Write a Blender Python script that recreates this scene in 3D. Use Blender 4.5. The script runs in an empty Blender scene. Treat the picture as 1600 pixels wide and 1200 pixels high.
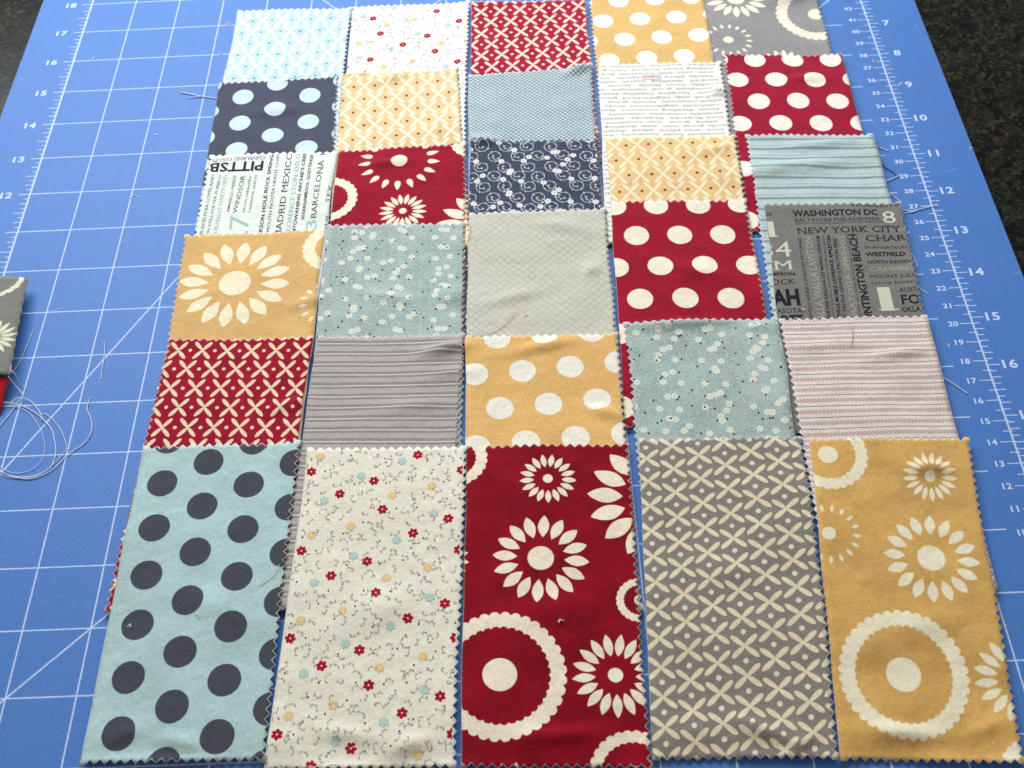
import bpy, bmesh, math, random
from mathutils import Vector, Matrix, noise
random.seed(7)
S = 0.0254                      # all plan numbers below are inches on the cutting mat; S turns them into metres
SC = bpy.context.scene
COL = SC.collection

# ------------------------------------------------------------------ camera
F = 1693.468                    # focal length in photo pixels (1600 wide)
R0 = (0.9989746628842763, -0.02503324715554476, -0.03772213477647517)
R1 = (-0.042263139094373715, -0.8143801241930828, -0.5787908433886441)
R2 = (-0.01623114257021875, 0.5797916434836722, -0.8146030936319579)
CAM = (9.49120169, -3.36779212, 14.59038438)
cam = bpy.data.cameras.new('camera')
cam.sensor_width = 36; cam.lens = 36 * F / 1600; cam.clip_start = .01; cam.clip_end = 50
co = bpy.data.objects.new('camera', cam); COL.objects.link(co)
m = Matrix(((R0[0], -R1[0], -R2[0], CAM[0] * S), (R0[1], -R1[1], -R2[1], CAM[1] * S),
            (R0[2], -R1[2], -R2[2], CAM[2] * S), (0, 0, 0, 1)))
co.matrix_world = m
SC.camera = co
cam.dof.use_dof = True; cam.dof.focus_distance = .455; cam.dof.aperture_fstop = 22

# ------------------------------------------------------------------ light: a big window beyond the table, a dim warm room
W = bpy.data.worlds.new('World'); SC.world = W; W.use_nodes = True
bg = W.node_tree.nodes['Background']
bg.inputs[0].default_value = (1.0, .90, .80, 1); bg.inputs[1].default_value = .29
def area(name, loc, target, sx, sy, power, color):
    l = bpy.data.lights.new(name, 'AREA'); l.shape = 'RECTANGLE'; l.size = sx * S; l.size_y = sy * S
    l.energy = power; l.color = color
    o = bpy.data.objects.new(name, l); COL.objects.link(o)
    o.location = Vector(loc) * S
    o.rotation_euler = (Vector(target) * S - o.location).to_track_quat('-Z', 'Y').to_euler()
    return o
area('window_light', (1, 35, 25.5), (8, 13, 0), 38, 22, 14.2, (.88, .95, 1.0))
SC.view_settings.view_transform = 'Standard'; SC.view_settings.look = 'None'
SC.view_settings.exposure = 0; SC.view_settings.gamma = 1

# ------------------------------------------------------------------ small helpers
def at(x, y, z=0.0):
    """photo pixel -> (x, y) inches on the plane z of the mat"""
    a = (x - 800) / F; b = (y - 600) / F
    d = [R0[i] * a + R1[i] * b + R2[i] for i in range(3)]
    s = (z - CAM[2]) / d[2]
    return (CAM[0] + s * d[0], CAM[1] + s * d[1])
def lin(r, g, b, k=1.0):
    f = lambda c: (c / 255 / 12.92 if c / 255 <= .04045 else ((c / 255 + .055) / 1.055) ** 2.4) * k
    return (f(r), f(g), f(b))
def smooth(a, b, x):
    t = min(1, max(0, (x - a) / (b - a))); return t * t * (3 - 2 * t)
def tag(o, label=None, cat=None, group=None, kind=None):
    if label: o['label'] = label
    if cat: o['category'] = cat
    if group: o['group'] = group
    if kind: o['kind'] = kind
    return o
def link(name, me, mats, parent=None, loc=None):
    o = bpy.data.objects.new(name, me); COL.objects.link(o)
    for q in (mats if isinstance(mats, (list, tuple)) else [mats]): me.materials.append(q)
    if parent is not None: o.parent = parent
    if loc is not None: o.location = loc
    return o

# ------------------------------------------------------------------ node maths in plain operators
class G:
    """builds math nodes; constants fold"""
    def __init__(s, mat): s.t = mat.node_tree; s.n = s.t.nodes; s.l = s.t.links
    def m(s, op, *a, clamp=False):
        n = s.n.new('ShaderNodeMath'); n.operation = op; n.use_clamp = clamp
        for i, v in enumerate(a):
            if isinstance(v, E): s.l.new(v.s, n.inputs[i])
            else: n.inputs[i].default_value = float(v)
        return E(s, n.outputs[0])
    def noise(s, vec, scale, detail=2, rough=.5):
        n = s.n.new('ShaderNodeTexNoise'); n.inputs['Scale'].default_value = scale
        n.inputs['Detail'].default_value = detail; n.inputs['Roughness'].default_value = rough
        s.l.new(vec, n.inputs['Vector']); return E(s, n.outputs[0])
    def xyz(s, x, y, z=0.0):
        n = s.n.new('ShaderNodeCombineXYZ')
        for i, v in enumerate((x, y, z)):
            if isinstance(v, E): s.l.new(v.s, n.inputs[i])
            else: n.inputs[i].default_value = v
        return n.outputs[0]
    def mix(s, f, a, b):
        n = s.n.new('ShaderNodeMix'); n.data_type = 'RGBA'
        for k, v in ((0, f), (6, a), (7, b)):
            if isinstance(v, E): s.l.new(v.s, n.inputs[k])
            elif hasattr(v, 'links'): s.l.new(v, n.inputs[k])
            elif k == 0: n.inputs[0].default_value = v
            else: n.inputs[k].default_value = (*v[:3], 1)
        return n.outputs[2]
class E:
    def __init__(s, g, so): s.g = g; s.s = so
    def __add__(s, o): return s.g.m('ADD', s, o)
    __radd__ = __add__
    def __sub__(s, o): return s.g.m('SUBTRACT', s, o)
    def __rsub__(s, o): return s.g.m('SUBTRACT', o, s)
    def __mul__(s, o): return s.g.m('MULTIPLY', s, o)
    __rmul__ = __mul__
    def __truediv__(s, o): return s.g.m('DIVIDE', s, o)
    def abs(s): return s.g.m('ABSOLUTE', s)
    def fract(s): return s.g.m('FRACT', s)
    def floor(s): return s.g.m('FLOOR', s)
    def sin(s): return s.g.m('SINE', s)
    def cos(s): return s.g.m('COSINE', s)
    def pow(s, p): return s.g.m('POWER', s, p)
    def clamp(s): return s.g.m('MULTIPLY', s, 1.0, clamp=True)
    def max(s, o): return s.g.m('MAXIMUM', s, o)
    def min(s, o): return s.g.m('MINIMUM', s, o)
    def below(s, edge, aa): return s.g.m('MULTIPLY_ADD', s, -1 / aa, edge / aa + .5, clamp=True)      # 1 where s < edge
    def above(s, edge, aa): return s.g.m('MULTIPLY_ADD', s, 1 / aa, -edge / aa + .5, clamp=True)
    def cell(s): return s.g.m('SUBTRACT', s.g.m('FRACT', s.g.m('ADD', s, .5)), .5)
def length(a, b):
    return a.g.m('SQRT', a * a + b * b)

def new_mat(name, rough=.9, spec=.2):
    mt = bpy.data.materials.new(name); mt.use_nodes = True
    b = mt.node_tree.nodes['Principled BSDF']
    b.inputs['Roughness'].default_value = rough
    b.inputs['Specular IOR Level'].default_value = spec
    return mt, b
def flat_mat(name, c, rough=.85, spec=.2, vary=.08, scale=700):
    mt, b = new_mat(name, rough, spec); g = G(mt)
    tc = g.n.new('ShaderNodeTexCoord')
    n = g.noise(tc.outputs['Object'], scale, 2)
    g.l.new(g.mix(n, tuple(x * (1 - vary) for x in c), tuple(min(1, x * (1 + vary)) for x in c)), b.inputs['Base Color'])
    return mt

# ------------------------------------------------------------------ cloth printing
SW, SL = 2.5, 5.0               # every swatch is half a five-inch square
TOOTH = SW / 36 * 2
DEPTH = .060
def lattice_cells(g, u, v, sw, O, A, V, nA=1, nV=1):
    o = sw.loc(*O); a = sw.loc(*A); w = sw.loc(*V)
    ax, ay = (a[0] - o[0]) / nA, (a[1] - o[1]) / nA
    vx, vy = (w[0] - o[0]) / nV, (w[1] - o[1]) / nV
    det = ax * vy - ay * vx
    du = u - o[0]; dv = v - o[1]
    s = (du * (vy / det) - dv * (vx / det)); t = (dv * (ax / det) - du * (ay / det))
    return s, t, (ax, ay), (vx, vy)
def p_dots(sw, O, A, B, r, nA=1, nB=1, aa=.012):
    def f(g, u, v):
        s, t, a, b = lattice_cells(g, u, v, sw, O, A, B, nA, nB)
        s = s.cell(); t = t.cell()
        dx = s * a[0] + t * b[0]; dy = s * a[1] + t * b[1]
        return length(dx, dy).below(r, aa)
    return f
def p_petals(sw, O, A, V, nA=1, nV=1, reach=(.345, .228), wid=.050, dot=.031, shift=(0, 0), aa=.010):
    """crosses of four petals in a brick lattice, a small dot between neighbours; returns (petal mask, dot mask)"""
    def f(g, u, v):
        s, t, a, b = lattice_cells(g, u, v, sw, O, A, V, nA, nV)
        la = math.hypot(*a); lb = math.hypot(*b)
        tx, ty = reach[0] * la, reach[1] * lb; L = math.hypot(tx, ty); c, q = tx / L, ty / L
        pet = dots = None
        for k in (0, .5):
            fs = (s + (k + shift[0])).cell() * la; ft = (t + (k + shift[1])).cell() * lb
            ax_, ay_ = fs.abs(), ft.abs()
            p = (ax_ * c + ay_ * q) / L; w = (ax_ * q - ay_ * c).abs()
            prof = (p.max(0.03).pow(.34) * (1 - p.min(1).pow(3.6)).max(0).pow(.55)) * wid
            mk = ((prof - w) / aa).clamp()
            pet = mk if pet is None else pet.max(mk)
            dd = length(ax_ - la * .5, ay_).below(dot, aa)
            dots = dd if dots is None else dots.max(dd)
        return pet, dots
    return f
def p_motifs(sw, motifs, aa=.012):
    """('f', cx, cy, dot radius, petal inner, petal outer, petals) or ('r', cx, cy, dot, ring inner, ring outer, scallops), in photo pixels"""
    def f(g, u, v):
        out = None
        for mo in motifs:
            kind, cx, cy, r0, r1, r2, n = mo[:7]
            x, y = sw.loc(cx, cy); k = math.hypot(sw.loc(cx + 20, cy)[0] - x, sw.loc(cx + 20, cy)[1] - y) / 20
            r0 *= k; r1 *= k; r2 *= k
            dx = u - x; dy = v - y; r = length(dx, dy); a = g.m('ARCTAN2', dy, dx)
            if kind == 'f':
                skew = mo[7] if len(mo) > 7 else 1.0
                th = (a * (n / (2 * math.pi)) + .25).cell() * (2 * math.pi / n)
                q = (r * th).abs(); s = ((r - r1) / (r2 - r1)).clamp()
                wd = .40 * (2 * math.pi / n) * (r1 + (r2 - r1) * .62)
                prof = ((s.pow(skew) * math.pi).sin().max(0)).pow(.8) * min(wd, (r2 - r1) * .26)
                mk = ((prof - q) / aa).clamp()
            else:
                sc = ((a * (n / 2)).sin().abs() * 1.15).min(1.0); b = .055 * min(1, r2)
                mk = (r - sc * (b * .9)).below(r2 - b * .8, aa).min((r - sc * (b * .55)).above(r1 - b * .3, aa))
            mk = mk.max(r.below(r0, aa)) if r0 > 0 else mk
            out = mk if out is None else out.max(mk)
        return out
    return f

def cloth_mat(name, sw, base, layers, mottle=.10, fray=(.85, .80, .72), edges='TRBL', weave=.22):
    """base colour, then (mask function, colour) print layers; weave and dye mottling in the print itself"""
    mt, b = new_mat(name, .92, .12); g = G(mt)
    b.inputs['Sheen Weight'].default_value = .12; b.inputs['Sheen Roughness'].default_value = .5
    uvn = g.n.new('ShaderNodeUVMap'); uvn.uv_map = 'print'
    sp = g.n.new('ShaderNodeSeparateXYZ'); g.l.new(uvn.outputs[0], sp.inputs[0])
    u, v = E(g, sp.outputs[0]), E(g, sp.outputs[1])
    seed = random.random() * 50
    off = g.xyz(u + seed, v + seed * .7, seed)
    mo = (g.noise(off, 1.6, 4, .6) - .5) * 2
    k1 = tuple(min(1, c * (1 + mottle)) for c in base); k0 = tuple(c * (1 - mottle * 1.4) for c in base)
    col = g.mix((mo * .9 + .5).clamp(), k0, k1)
    u2 = u + (g.noise(off, 9, 2) - .5) * .010; v2 = v + (g.noise(g.xyz(u + 7, v + 3, seed), 9, 2) - .5) * .010
    for fn, c in layers:
        r = fn(g, u2, v2)
        if isinstance(r, tuple):
            for mk, cc in zip(r, c):
                if cc is not None: col = g.mix(mk, col, cc)
        else: col = g.mix(r, col, c)
    # weave: two crossed sets of threads of uneven colour
    wv = (g.noise(g.xyz(u * 9 + seed, v * 95, 1.0), 1, 1) - .5) + (g.noise(g.xyz(u * 95, v * 9 + seed, 2.0), 1, 1) - .5)
    wgt = (wv * (2.2 * weave) + 1.0)
    vm = g.n.new('ShaderNodeVectorMath'); vm.operation = 'SCALE'
    g.l.new(col, vm.inputs[0]); g.l.new(wgt.s, vm.inputs['Scale']); col = vm.outputs[0]
    # frayed pale yarn ends along the cut edge
    fr = None
    for e in 'TRBL':
        d = {'T': SL - v, 'B': v, 'L': u, 'R': SW - u}[e]; c = u if e in 'TB' else v
        if e in edges:
            tri = (.5 - (c / TOOTH).cell().abs()) * 2 * DEPTH
            d = (d - tri) * .72
        mk = (d + (g.noise(g.xyz(u * 30, v * 30, 0.0), 1, 1) - .5) * .012).below(.010 if e in edges else .006, .008)
        fr = mk if fr is None else fr.max(mk)
    col = g.mix(fr * .75, col, fray)
    g.l.new(col, b.inputs['Base Color'])
    # soft creases
    bp = g.n.new('ShaderNodeBump'); bp.inputs['Strength'].default_value = .75; bp.inputs['Distance'].default_value = .0013
    cr = g.noise(g.xyz(u * .8 + seed * 2, v + seed, 3.0), 2.3, 3, .55) + g.noise(g.xyz(u, v, seed), 28, 2) * .05 + wv * .02
    g.l.new(cr.s, bp.inputs['Height']); g.l.new(bp.outputs[0], b.inputs['Normal'])
    return mt

# ridges where the cloth is puckered: photo pixel of the crest, half length, half width, height (inches), tilt
RIDGES = [(*at(px, py), L, w, h, a) for px, py, L, w, h, a in (
    (700, 553, .40, .10, .085, .18), (712, 590, .35, .10, .03, .1), (905, 116, .30, .10, .085, .45), (752, 228, .30, .12, .07, -.1), (1236, 2, .45, .22, .10, .1),
    (1060, 513, .80, .10, .050, .05), (1190, 516, .30, .10, .04, .0), (925, 428, .14, .16, .050, -.5), (850, 548, .55, .08, .050, .18), (945, 650, .22, .10, .05, -.35),
    (1235, 268, 1.1, .16, .060, .10), (1290, 232, .8, .10, .040, .08), (1400, 560, .55, .09, .045, .15), (1290, 545, .6, .10, .030, .05), (1452, 738, .30, .07, .060, -.1),
    (620, 128, .30, .12, .05, .3), (560, 120, .25, .08, .04, .2), (480, 480, .35, .10, .035, .25), (600, 470, .5, .10, .030, -.2), (705, 470, .2, .2, .05, .6),
    (1120, 240, .4, .1, .04, .2), (1090, 430, .5, .16, .035, -.3), (800, 470, .5, .12, .035, .3), (870, 360, .5, .12, .03, -.2), (450, 640, .35, .12, .03, .3),
    (1120, 150, .18, .12, .05, .4), (1250, 130, .5, .12, .035, .1), (610, 262, .5, .1, .035, .1), (430, 180, .5, .12, .03, .15), (420, 300, .2, .4, .03, .0),
    (650, 640, .6, .12, .03, .1), (1185, 1143, .42, .055, .065, -.42), (1250, 1165, .20, .06, .05, .5), (880, 1152, .50, .07, .055, .06), (540, 1150, .35, .07, .045, -.2), (640, 1168, .25, .06, .05, .2), (290, 1165, .28, .07, .060, -.25), (200, 1150, .3, .08, .03, .3), (1420, 1150, .45, .07, .050, -.12), (1540, 1140, .25, .08, .04, .3), (590, 960, .5, .25, .03, .4), (340, 950, .5, .25, .03, -.3), (860, 960, .6, .2, .03, .2), (1150, 900, .6, .2, .03, -.3), (1430, 980, .6, .25, .035, .3))]
def hills(x, y):
    z = .060 + .036 * noise.noise(Vector((x * .55, y * .7, 3.1))) + .017 * noise.noise(Vector((x * 1.5, y * 1.9, 8.4)))
    for (rx, ry, L, w, h, a) in RIDGES:
        dx, dy = x - rx, y - ry
        if abs(dx) > 2.4 * L + .3 or abs(dy) > L + .5: continue
        c, sn = math.cos(a), math.sin(a); w = max(w, .088); p = (dx * c + dy * sn) / L; q = (-dx * sn + dy * c) / w
        z += 1.55 * h * math.exp(-p * p - q * q)
    return z
class Swatch:
    def __init__(s, col, row, TL, TR, L2, R2):
        s.col, s.row = col, row
        tl, tr, l2, r2 = (Vector(at(*p)) for p in (TL, TR, L2, R2))
        s.TL, s.TR = tl, tr
        ud = (tr - tl).normalized()
        dl, dr = (l2 - tl).normalized(), (r2 - tr).normalized()
        s.BL, s.BR = tl + dl * SL, tr + dr * SL
        w = (s.BR - s.BL)                                   # a swatch stays about two and a half inches wide
        if row < 6:
            mid = (s.BL + s.BR) / 2; wn = w.normalized(); t = 2.5 if w.length > 2.62 or w.length < 2.38 else w.length
            s.BL, s.BR = mid - wn * t / 2, mid + wn * t / 2
            if (col, row) == (1, 5): s.BL = tl + dl * SL; s.BR = s.BL + wn * 2.5
            s.BL = tl + (s.BL - tl).normalized() * SL; s.BR = tr + (s.BR - tr).normalized() * SL
    def world(s, u, v):
        a, b = u / SW, v / SL
        p = (s.BL * (1 - a) + s.BR * a) * (1 - b) + (s.TL * (1 - a) + s.TR * a) * b
        return p
    def edge(s, u, v):
        """hand-cut edges are never quite straight"""
        k = s.col * 5.1 + s.row * 9.7
        if (s.col, s.row) == (4, 6): u += .07 * math.sin(math.pi * v / SL) * max(0, (u - 1.5))
        if True:
            u += .022 * noise.noise(Vector((k, v * .9, 0))) * (1 - min(1, u / .6)) + .028 * noise.noise(Vector((k, v * .9, 4))) * max(0, (u - 1.9) / .6)
            v += .020 * noise.noise(Vector((u * 1.1, k, 2))) * max(0, (v - 4.4) / .6) + .02 * noise.noise(Vector((u * 1.1, k, 7))) * (1 - min(1, v / .6))
        return u, v
    def z(s, u, v, p=None):
        p = p or s.world(u, v); d = SL - v
        z = .014 + 1.3 * .012 * 2.5 * (1 - d / SL) + hills(p.x, p.y) * smooth(-.6, .5, (v if s.row == 6 else 9))
        z += .028 * smooth(SW - .35, SW, u) * (.4 + .6 * (.5 + .5 * noise.noise(Vector((s.col * 3.3, p.y * 1.1, 1.0)))))
        z += (5 - s.col) * .004
        if s.row == 6:
            n = noise.noise(Vector((p.x * 1.25 + s.col, 2.2, 5.0)))
            z += .06 * max(0, n + .12) * math.exp(-((v - .34 - .1 * n) / .17) ** 2) + .10 * max(0, .25 - n) * (1 - smooth(0, .16, v))
        if s.row == 1: z += .02 * smooth(SL - .3, SL, v) * (.5 + .5 * math.sin(p.x * 3))
        return max(z, .012)
    def loc(s, px, py):
        """photo pixel -> print coordinates (inches) on this swatch"""
        p = Vector(at(px, py, .06)); u, v = SW / 2, SL / 2
        for _ in range(25):
            q = s.world(u, v); e = p - q
            du = (s.world(u + .01, v) - q) / .01; dv = (s.world(u, v + .01) - q) / .01
            det = du.x * dv.y - du.y * dv.x
            u += (e.x * dv.y - e.y * dv.x) / det; v += (du.x * e.y - du.y * e.x) / det
        return u, v
    def point(s, u, v, lift=0):
        p = s.world(*s.edge(u, v)); return Vector((p.x * S, p.y * S, (s.z(u, v, p) + lift) * S))
    def build(s, mats, edges, label):
        us = [0, .088] + [i * SW / 36 for i in range(2, 35)] + [SW - .088, SW]
        vs = [0, .088] + [i * SL / 72 for i in range(2, 71)] + [SL - .088, SL]
        nu, nv = len(us), len(vs); th = .013
        c = s.world(SW / 2, SL / 2); org = Vector((c.x * S, c.y * S, 0))
        s.org = org; s.edges = edges
        ver, uv = [], []
        for lay in (0, 1):
            for j in range(nv):
                for i in range(nu):
                    u, v = us[i], vs[j]
                    jit = random.Random((i * 131 + j * 17 + s.col * 7 + s.row)).uniform(-.007, .007)
                    if i == 0 and 'L' in edges and j % 2 == 0 and 0 < j < nv - 1: u = DEPTH + jit
                    if i == nu - 1 and 'R' in edges and j % 2 == 0 and 0 < j < nv - 1: u = SW - DEPTH + jit
                    if j == 0 and 'B' in edges and i % 2 == 0 and 0 < i < nu - 1: v = DEPTH + jit
                    if j == nv - 1 and 'T' in edges and i % 2 == 0 and 0 < i < nu - 1: v = SL - DEPTH + jit
                    ver.append(s.point(u, v, -th * lay) - org); uv.append((u, v))
        def idx(i, j, l): return l * nu * nv + j * nu + i
        fc, mi = [], []
        for j in range(nv - 1):
            for i in range(nu - 1):
                fc.append((idx(i, j, 0), idx(i + 1, j, 0), idx(i + 1, j + 1, 0), idx(i, j + 1, 0))); mi.append(0)
                fc.append((idx(i, j + 1, 1), idx(i + 1, j + 1, 1), idx(i + 1, j, 1), idx(i, j, 1))); mi.append(1)
        rim = [(i, 0) for i in range(nu)] + [(nu - 1, j) for j in range(1, nv)] + \
              [(i, nv - 1) for i in range(nu - 2, -1, -1)] + [(0, j) for j in range(nv - 2, 0, -1)]
        for k in range(len(rim)):
            a, b = rim[k], rim[(k + 1) % len(rim)]
            fc.append((idx(*a, 1), idx(*b, 1), idx(*b, 0), idx(*a, 0))); mi.append(1)
        me = bpy.data.meshes.new('fabric_swatch'); me.from_pydata(ver, [], fc)
        ul = me.uv_layers.new(name='print')
        for li, lp in enumerate(me.loops): ul.data[li].uv = uv[lp.vertex_index]
        for p, q in zip(me.polygons, mi): p.material_index = q; p.use_smooth = (q == 0)
        o = link('fabric_swatch', me, mats, loc=org)
        tag(o, label, 'fabric swatch', 'printed cotton swatches overlapping in five columns')
        s.obj = o
        return o

# ------------------------------------------------------------------ flat print that cannot be tiled: lettering, vines, small flowers
class Decal:
    def __init__(s, sw): s.sw = sw; s.bm = {}; s.k = 0
    def b(s, c):
        if c not in s.bm: s.bm[c] = bmesh.new()
        return s.bm[c]
    def poly(s, c, pts):
        b = s.b(c); s.k += 1; z = (s.k % 7) * .0001
        try: b.faces.new([b.verts.new((x, y, z)) for x, y in pts])
        except ValueError: pass
    def disk(s, c, x, y, r, n=8, sx=1, ang=0):
        ca, sa = math.cos(ang), math.sin(ang)
        s.poly(c, [(x + ca * r * sx * math.cos(k * 2 * math.pi / n) - sa * r * math.sin(k * 2 * math.pi / n),
                    y + sa * r * sx * math.cos(k * 2 * math.pi / n) + ca * r * math.sin(k * 2 * math.pi / n)) for k in range(n)])
    def line(s, c, pts, w):
        for k in range(len(pts) - 1):
            (x0, y0), (x1, y1) = pts[k], pts[k + 1]; L = math.hypot(x1 - x0, y1 - y0) or 1
            nx, ny = -(y1 - y0) / L * w / 2, (x1 - x0) / L * w / 2
            s.poly(c, [(x0 + nx, y0 + ny), (x0 - nx, y0 - ny), (x1 - nx, y1 - ny), (x1 + nx, y1 + ny)])
    def leaf(s, c, x, y, L, w, a):
        ca, sa = math.cos(a), math.sin(a)
        s.poly(c, [(x + ca * p * L - sa * q * w, y + sa * p * L + ca * q * w) for p, q in ((0, 0), (.4, -.5), (1, 0), (.4, .5))])
    def flower(s, c, x, y, r, heart=None, n=6, ph=0):
        for k in range(n):
            a = ph + k * 2 * math.pi / n
            s.disk(c, x + math.cos(a) * r * .60, y + math.sin(a) * r * .60, r * .36, 7, 1.2, a)
        s.disk(c, x, y, r * .36, 6)
        if heart: s.disk(heart, x, y, r * .17, 6)
    def curl(s, c, x, y, r, a0=0, turn=1, w=.012, leaf=.045, spiral=True):
        pts = []
        N = 22 if spiral else 14
        for k in range(N):
            f = k / (N - 1); a = a0 + turn * f * (math.pi * (3.1 if spiral else 1.6))
            rr = r * (1 - .72 * smooth(.35, 1, f)) if spiral else r
            pts.append((x + rr * math.cos(a), y + rr * math.sin(a)))
        if w: s.line(c, pts, w)
        for k in range(1, N - 2, 3 if leaf > .04 else 2):
            dx, dy = pts[k + 1][0] - pts[k][0], pts[k + 1][1] - pts[k][1]; a = math.atan2(dy, dx)
            for sg in ((1, -1) if k % 2 else (-1,)):
                s.leaf(c, *pts[k], leaf, leaf * .42, a + sg * .8)
        return pts[0]
    def text(s, c, string, p0, p1, h, bold=0.0, serif=False, local=False, font=None):
        """string laid from pixel p0 to pixel p1 along its baseline, capitals h inches high"""
        a = p0 if local else s.sw.loc(*p0); b_ = p1 if local else s.sw.loc(*p1)
        cu = bpy.data.curves.new('t', 'FONT'); cu.body = string; cu.resolution_u = 2; cu.offset = bold
        ob = bpy.data.objects.new('t', cu); me = ob.to_mesh()
        vs = [v.co.copy() for v in me.vertices]; fs = [tuple(p.vertices) for p in me.polygons]
        if serif:
            cap = .7; cnt = {}
            for p in me.polygons:
                for e in p.edge_keys: cnt[e] = cnt.get(e, 0) + 1
            for (i, j), n in cnt.items():
                if n != 1: continue
                A, B = vs[i], vs[j]
                if abs(A.y - B.y) < 1e-3 and .03 < abs(A.x - B.x) < .22 and (abs(A.y) < .03 or abs(A.y - .69) < .05):
                    x0, x1 = min(A.x, B.x) - .075, max(A.x, B.x) + .075; y = A.y; d = .045 if y < .3 else -.045
                    k = len(vs); vs += [Vector((x0, y, 0)), Vector((x1, y, 0)), Vector((x1, y + d, 0)), Vector((x0, y + d, 0))]
                    fs.append((k, k + 1, k + 2, k + 3))
                    for q in range(k, k + 4): vs[q].z = .0002
        if vs:
            x0 = min(q.x for q in vs); x1 = max(q.x for q in vs); capm = .70
            L = math.hypot(b_[0] - a[0], b_[1] - a[1]); kx = L / (x1 - x0); ky = h / capm
            ca, sa = (b_[0] - a[0]) / L, (b_[1] - a[1]) / L
            bmx = s.b(c)
            nv = [bmx.verts.new((a[0] + ca * (q.x - x0) * kx - sa * q.y * ky, a[1] + sa * (q.x - x0) * kx + ca * q.y * ky, q.z)) for q in vs]
            for f in fs:
                try: bmx.faces.new([nv[i] for i in f])
                except ValueError: pass
        ob.to_mesh_clear(); bpy.data.objects.remove(ob); bpy.data.curves.remove(cu)
    def finish(s, name, mats, lift=.0022):
        order = list(s.bm)
        for i, c in enumerate(order):
            bm = s.bm[c]; sw = s.sw; ed = sw.edges
            mL, mR, mB, mT = [(.062 if k in ed else .012) for k in 'LRBT']
            for (px, py, nx, ny) in ((mL, 0, -1, 0), (SW - mR, 0, 1, 0), (0, mB, 0, -1), (0, SL - mT, 0, 1)):
                bmesh.ops.bisect_plane(bm, geom=bm.verts[:] + bm.edges[:] + bm.faces[:], plane_co=(px, py, 0), plane_no=(nx, ny, 0), clear_outer=True)
            for k in range(1, 12):
                bmesh.ops.bisect_plane(bm, geom=bm.verts[:] + bm.edges[:] + bm.faces[:], plane_co=(SW * k / 12, 0, 0), plane_no=(1, 0, 0))
            for k in range(1, 24):
                bmesh.ops.bisect_plane(bm, geom=bm.verts[:] + bm.edges[:] + bm.faces[:], plane_co=(0, SL * k / 24, 0), plane_no=(0, 1, 0))
            for vv in bm.verts: vv.co = sw.point(vv.co.x, vv.co.y, lift + .0007 * i + vv.co.z) - sw.org
            bmesh.ops.recalc_face_normals(bm, faces=bm.faces[:])
            for f in bm.faces:
                if f.normal.z < 0: f.normal_flip()
            me = bpy.data.meshes.new(name); bm.to_mesh(me); bm.free()
            tag(link(name, me, mats[c], parent=sw.obj), kind='stuff')

# ------------------------------------------------------------------ the setting: granite counter
def granite():
    mt, b = new_mat('polished_granite', .25, .12); g = G(mt)
    tc = g.n.new('ShaderNodeTexCoord'); o = tc.outputs['Object']
    warp = g.noise(o, 60, 3, .6)
    vs = g.n.new('ShaderNodeVectorMath'); vs.operation = 'MULTIPLY_ADD'
    vs.inputs[1].default_value = (1, 1, 1); g.l.new(o, vs.inputs[0])
    nz = g.n.new('ShaderNodeTexNoise'); nz.inputs['Scale'].default_value = 75; g.l.new(o, nz.inputs['Vector'])
    sc = g.n.new('ShaderNodeVectorMath'); sc.operation = 'SCALE'; sc.inputs['Scale'].default_value = .012
    g.l.new(nz.outputs['Color'], sc.inputs[0]); g.l.new(sc.outputs[0], vs.inputs[2])
    def vor(scale, rnd=1.0):
        n = g.n.new('ShaderNodeTexVoronoi'); n.inputs['Scale'].default_value = scale; n.inputs['Randomness'].default_value = rnd
        g.l.new(vs.outputs[0], n.inputs['Vector'])
        sp = g.n.new('ShaderNodeSeparateColor'); g.l.new(n.outputs['Color'], sp.inputs[0])
        return E(g, sp.outputs[0]), E(g, sp.outputs[1]), E(g, n.outputs['Distance'])
    a, a2, ad = vor(210); c, c2, cd = vor(560)
    col = g.mix(a, (.003, .004, .004), (.009, .011, .008))
    col = g.mix(a.above(.66, .3) * .8, col, lin(40, 36, 28))
    col = g.mix(a2.above(.68, .3) * .7, col, lin(28, 40, 32))
    col = g.mix(c.above(.84, .12) * .7, col, lin(66, 60, 46))
    col = g.mix(c2.above(.90, .1) * .6, col, lin(56, 50, 38))
    col = g.mix(c2.below(.30, .05) * .8, col, (.004, .004, .005))
    g.l.new(col, b.inputs['Base Color'])
    return mt
me = bpy.data.meshes.new('countertop')
x0, x1, y0, y1, zt = -16, 36, -9, 40, -.115
bm = bmesh.new()
bmesh.ops.create_cube(bm, size=1, matrix=Matrix.Translation(((x0 + x1) / 2 * S, (y0 + y1) / 2 * S, (zt - .6) * S)) @ Matrix.Diagonal(((x1 - x0) * S, (y1 - y0) * S, 1.2 * S, 1)))
bmesh.ops.bevel(bm, geom=[e for e in bm.edges], offset=.25 * S, segments=3, affect='EDGES')
bm.to_mesh(me); bm.free()
counter = link('countertop', me, granite()); tag(counter, kind='structure')

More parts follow.
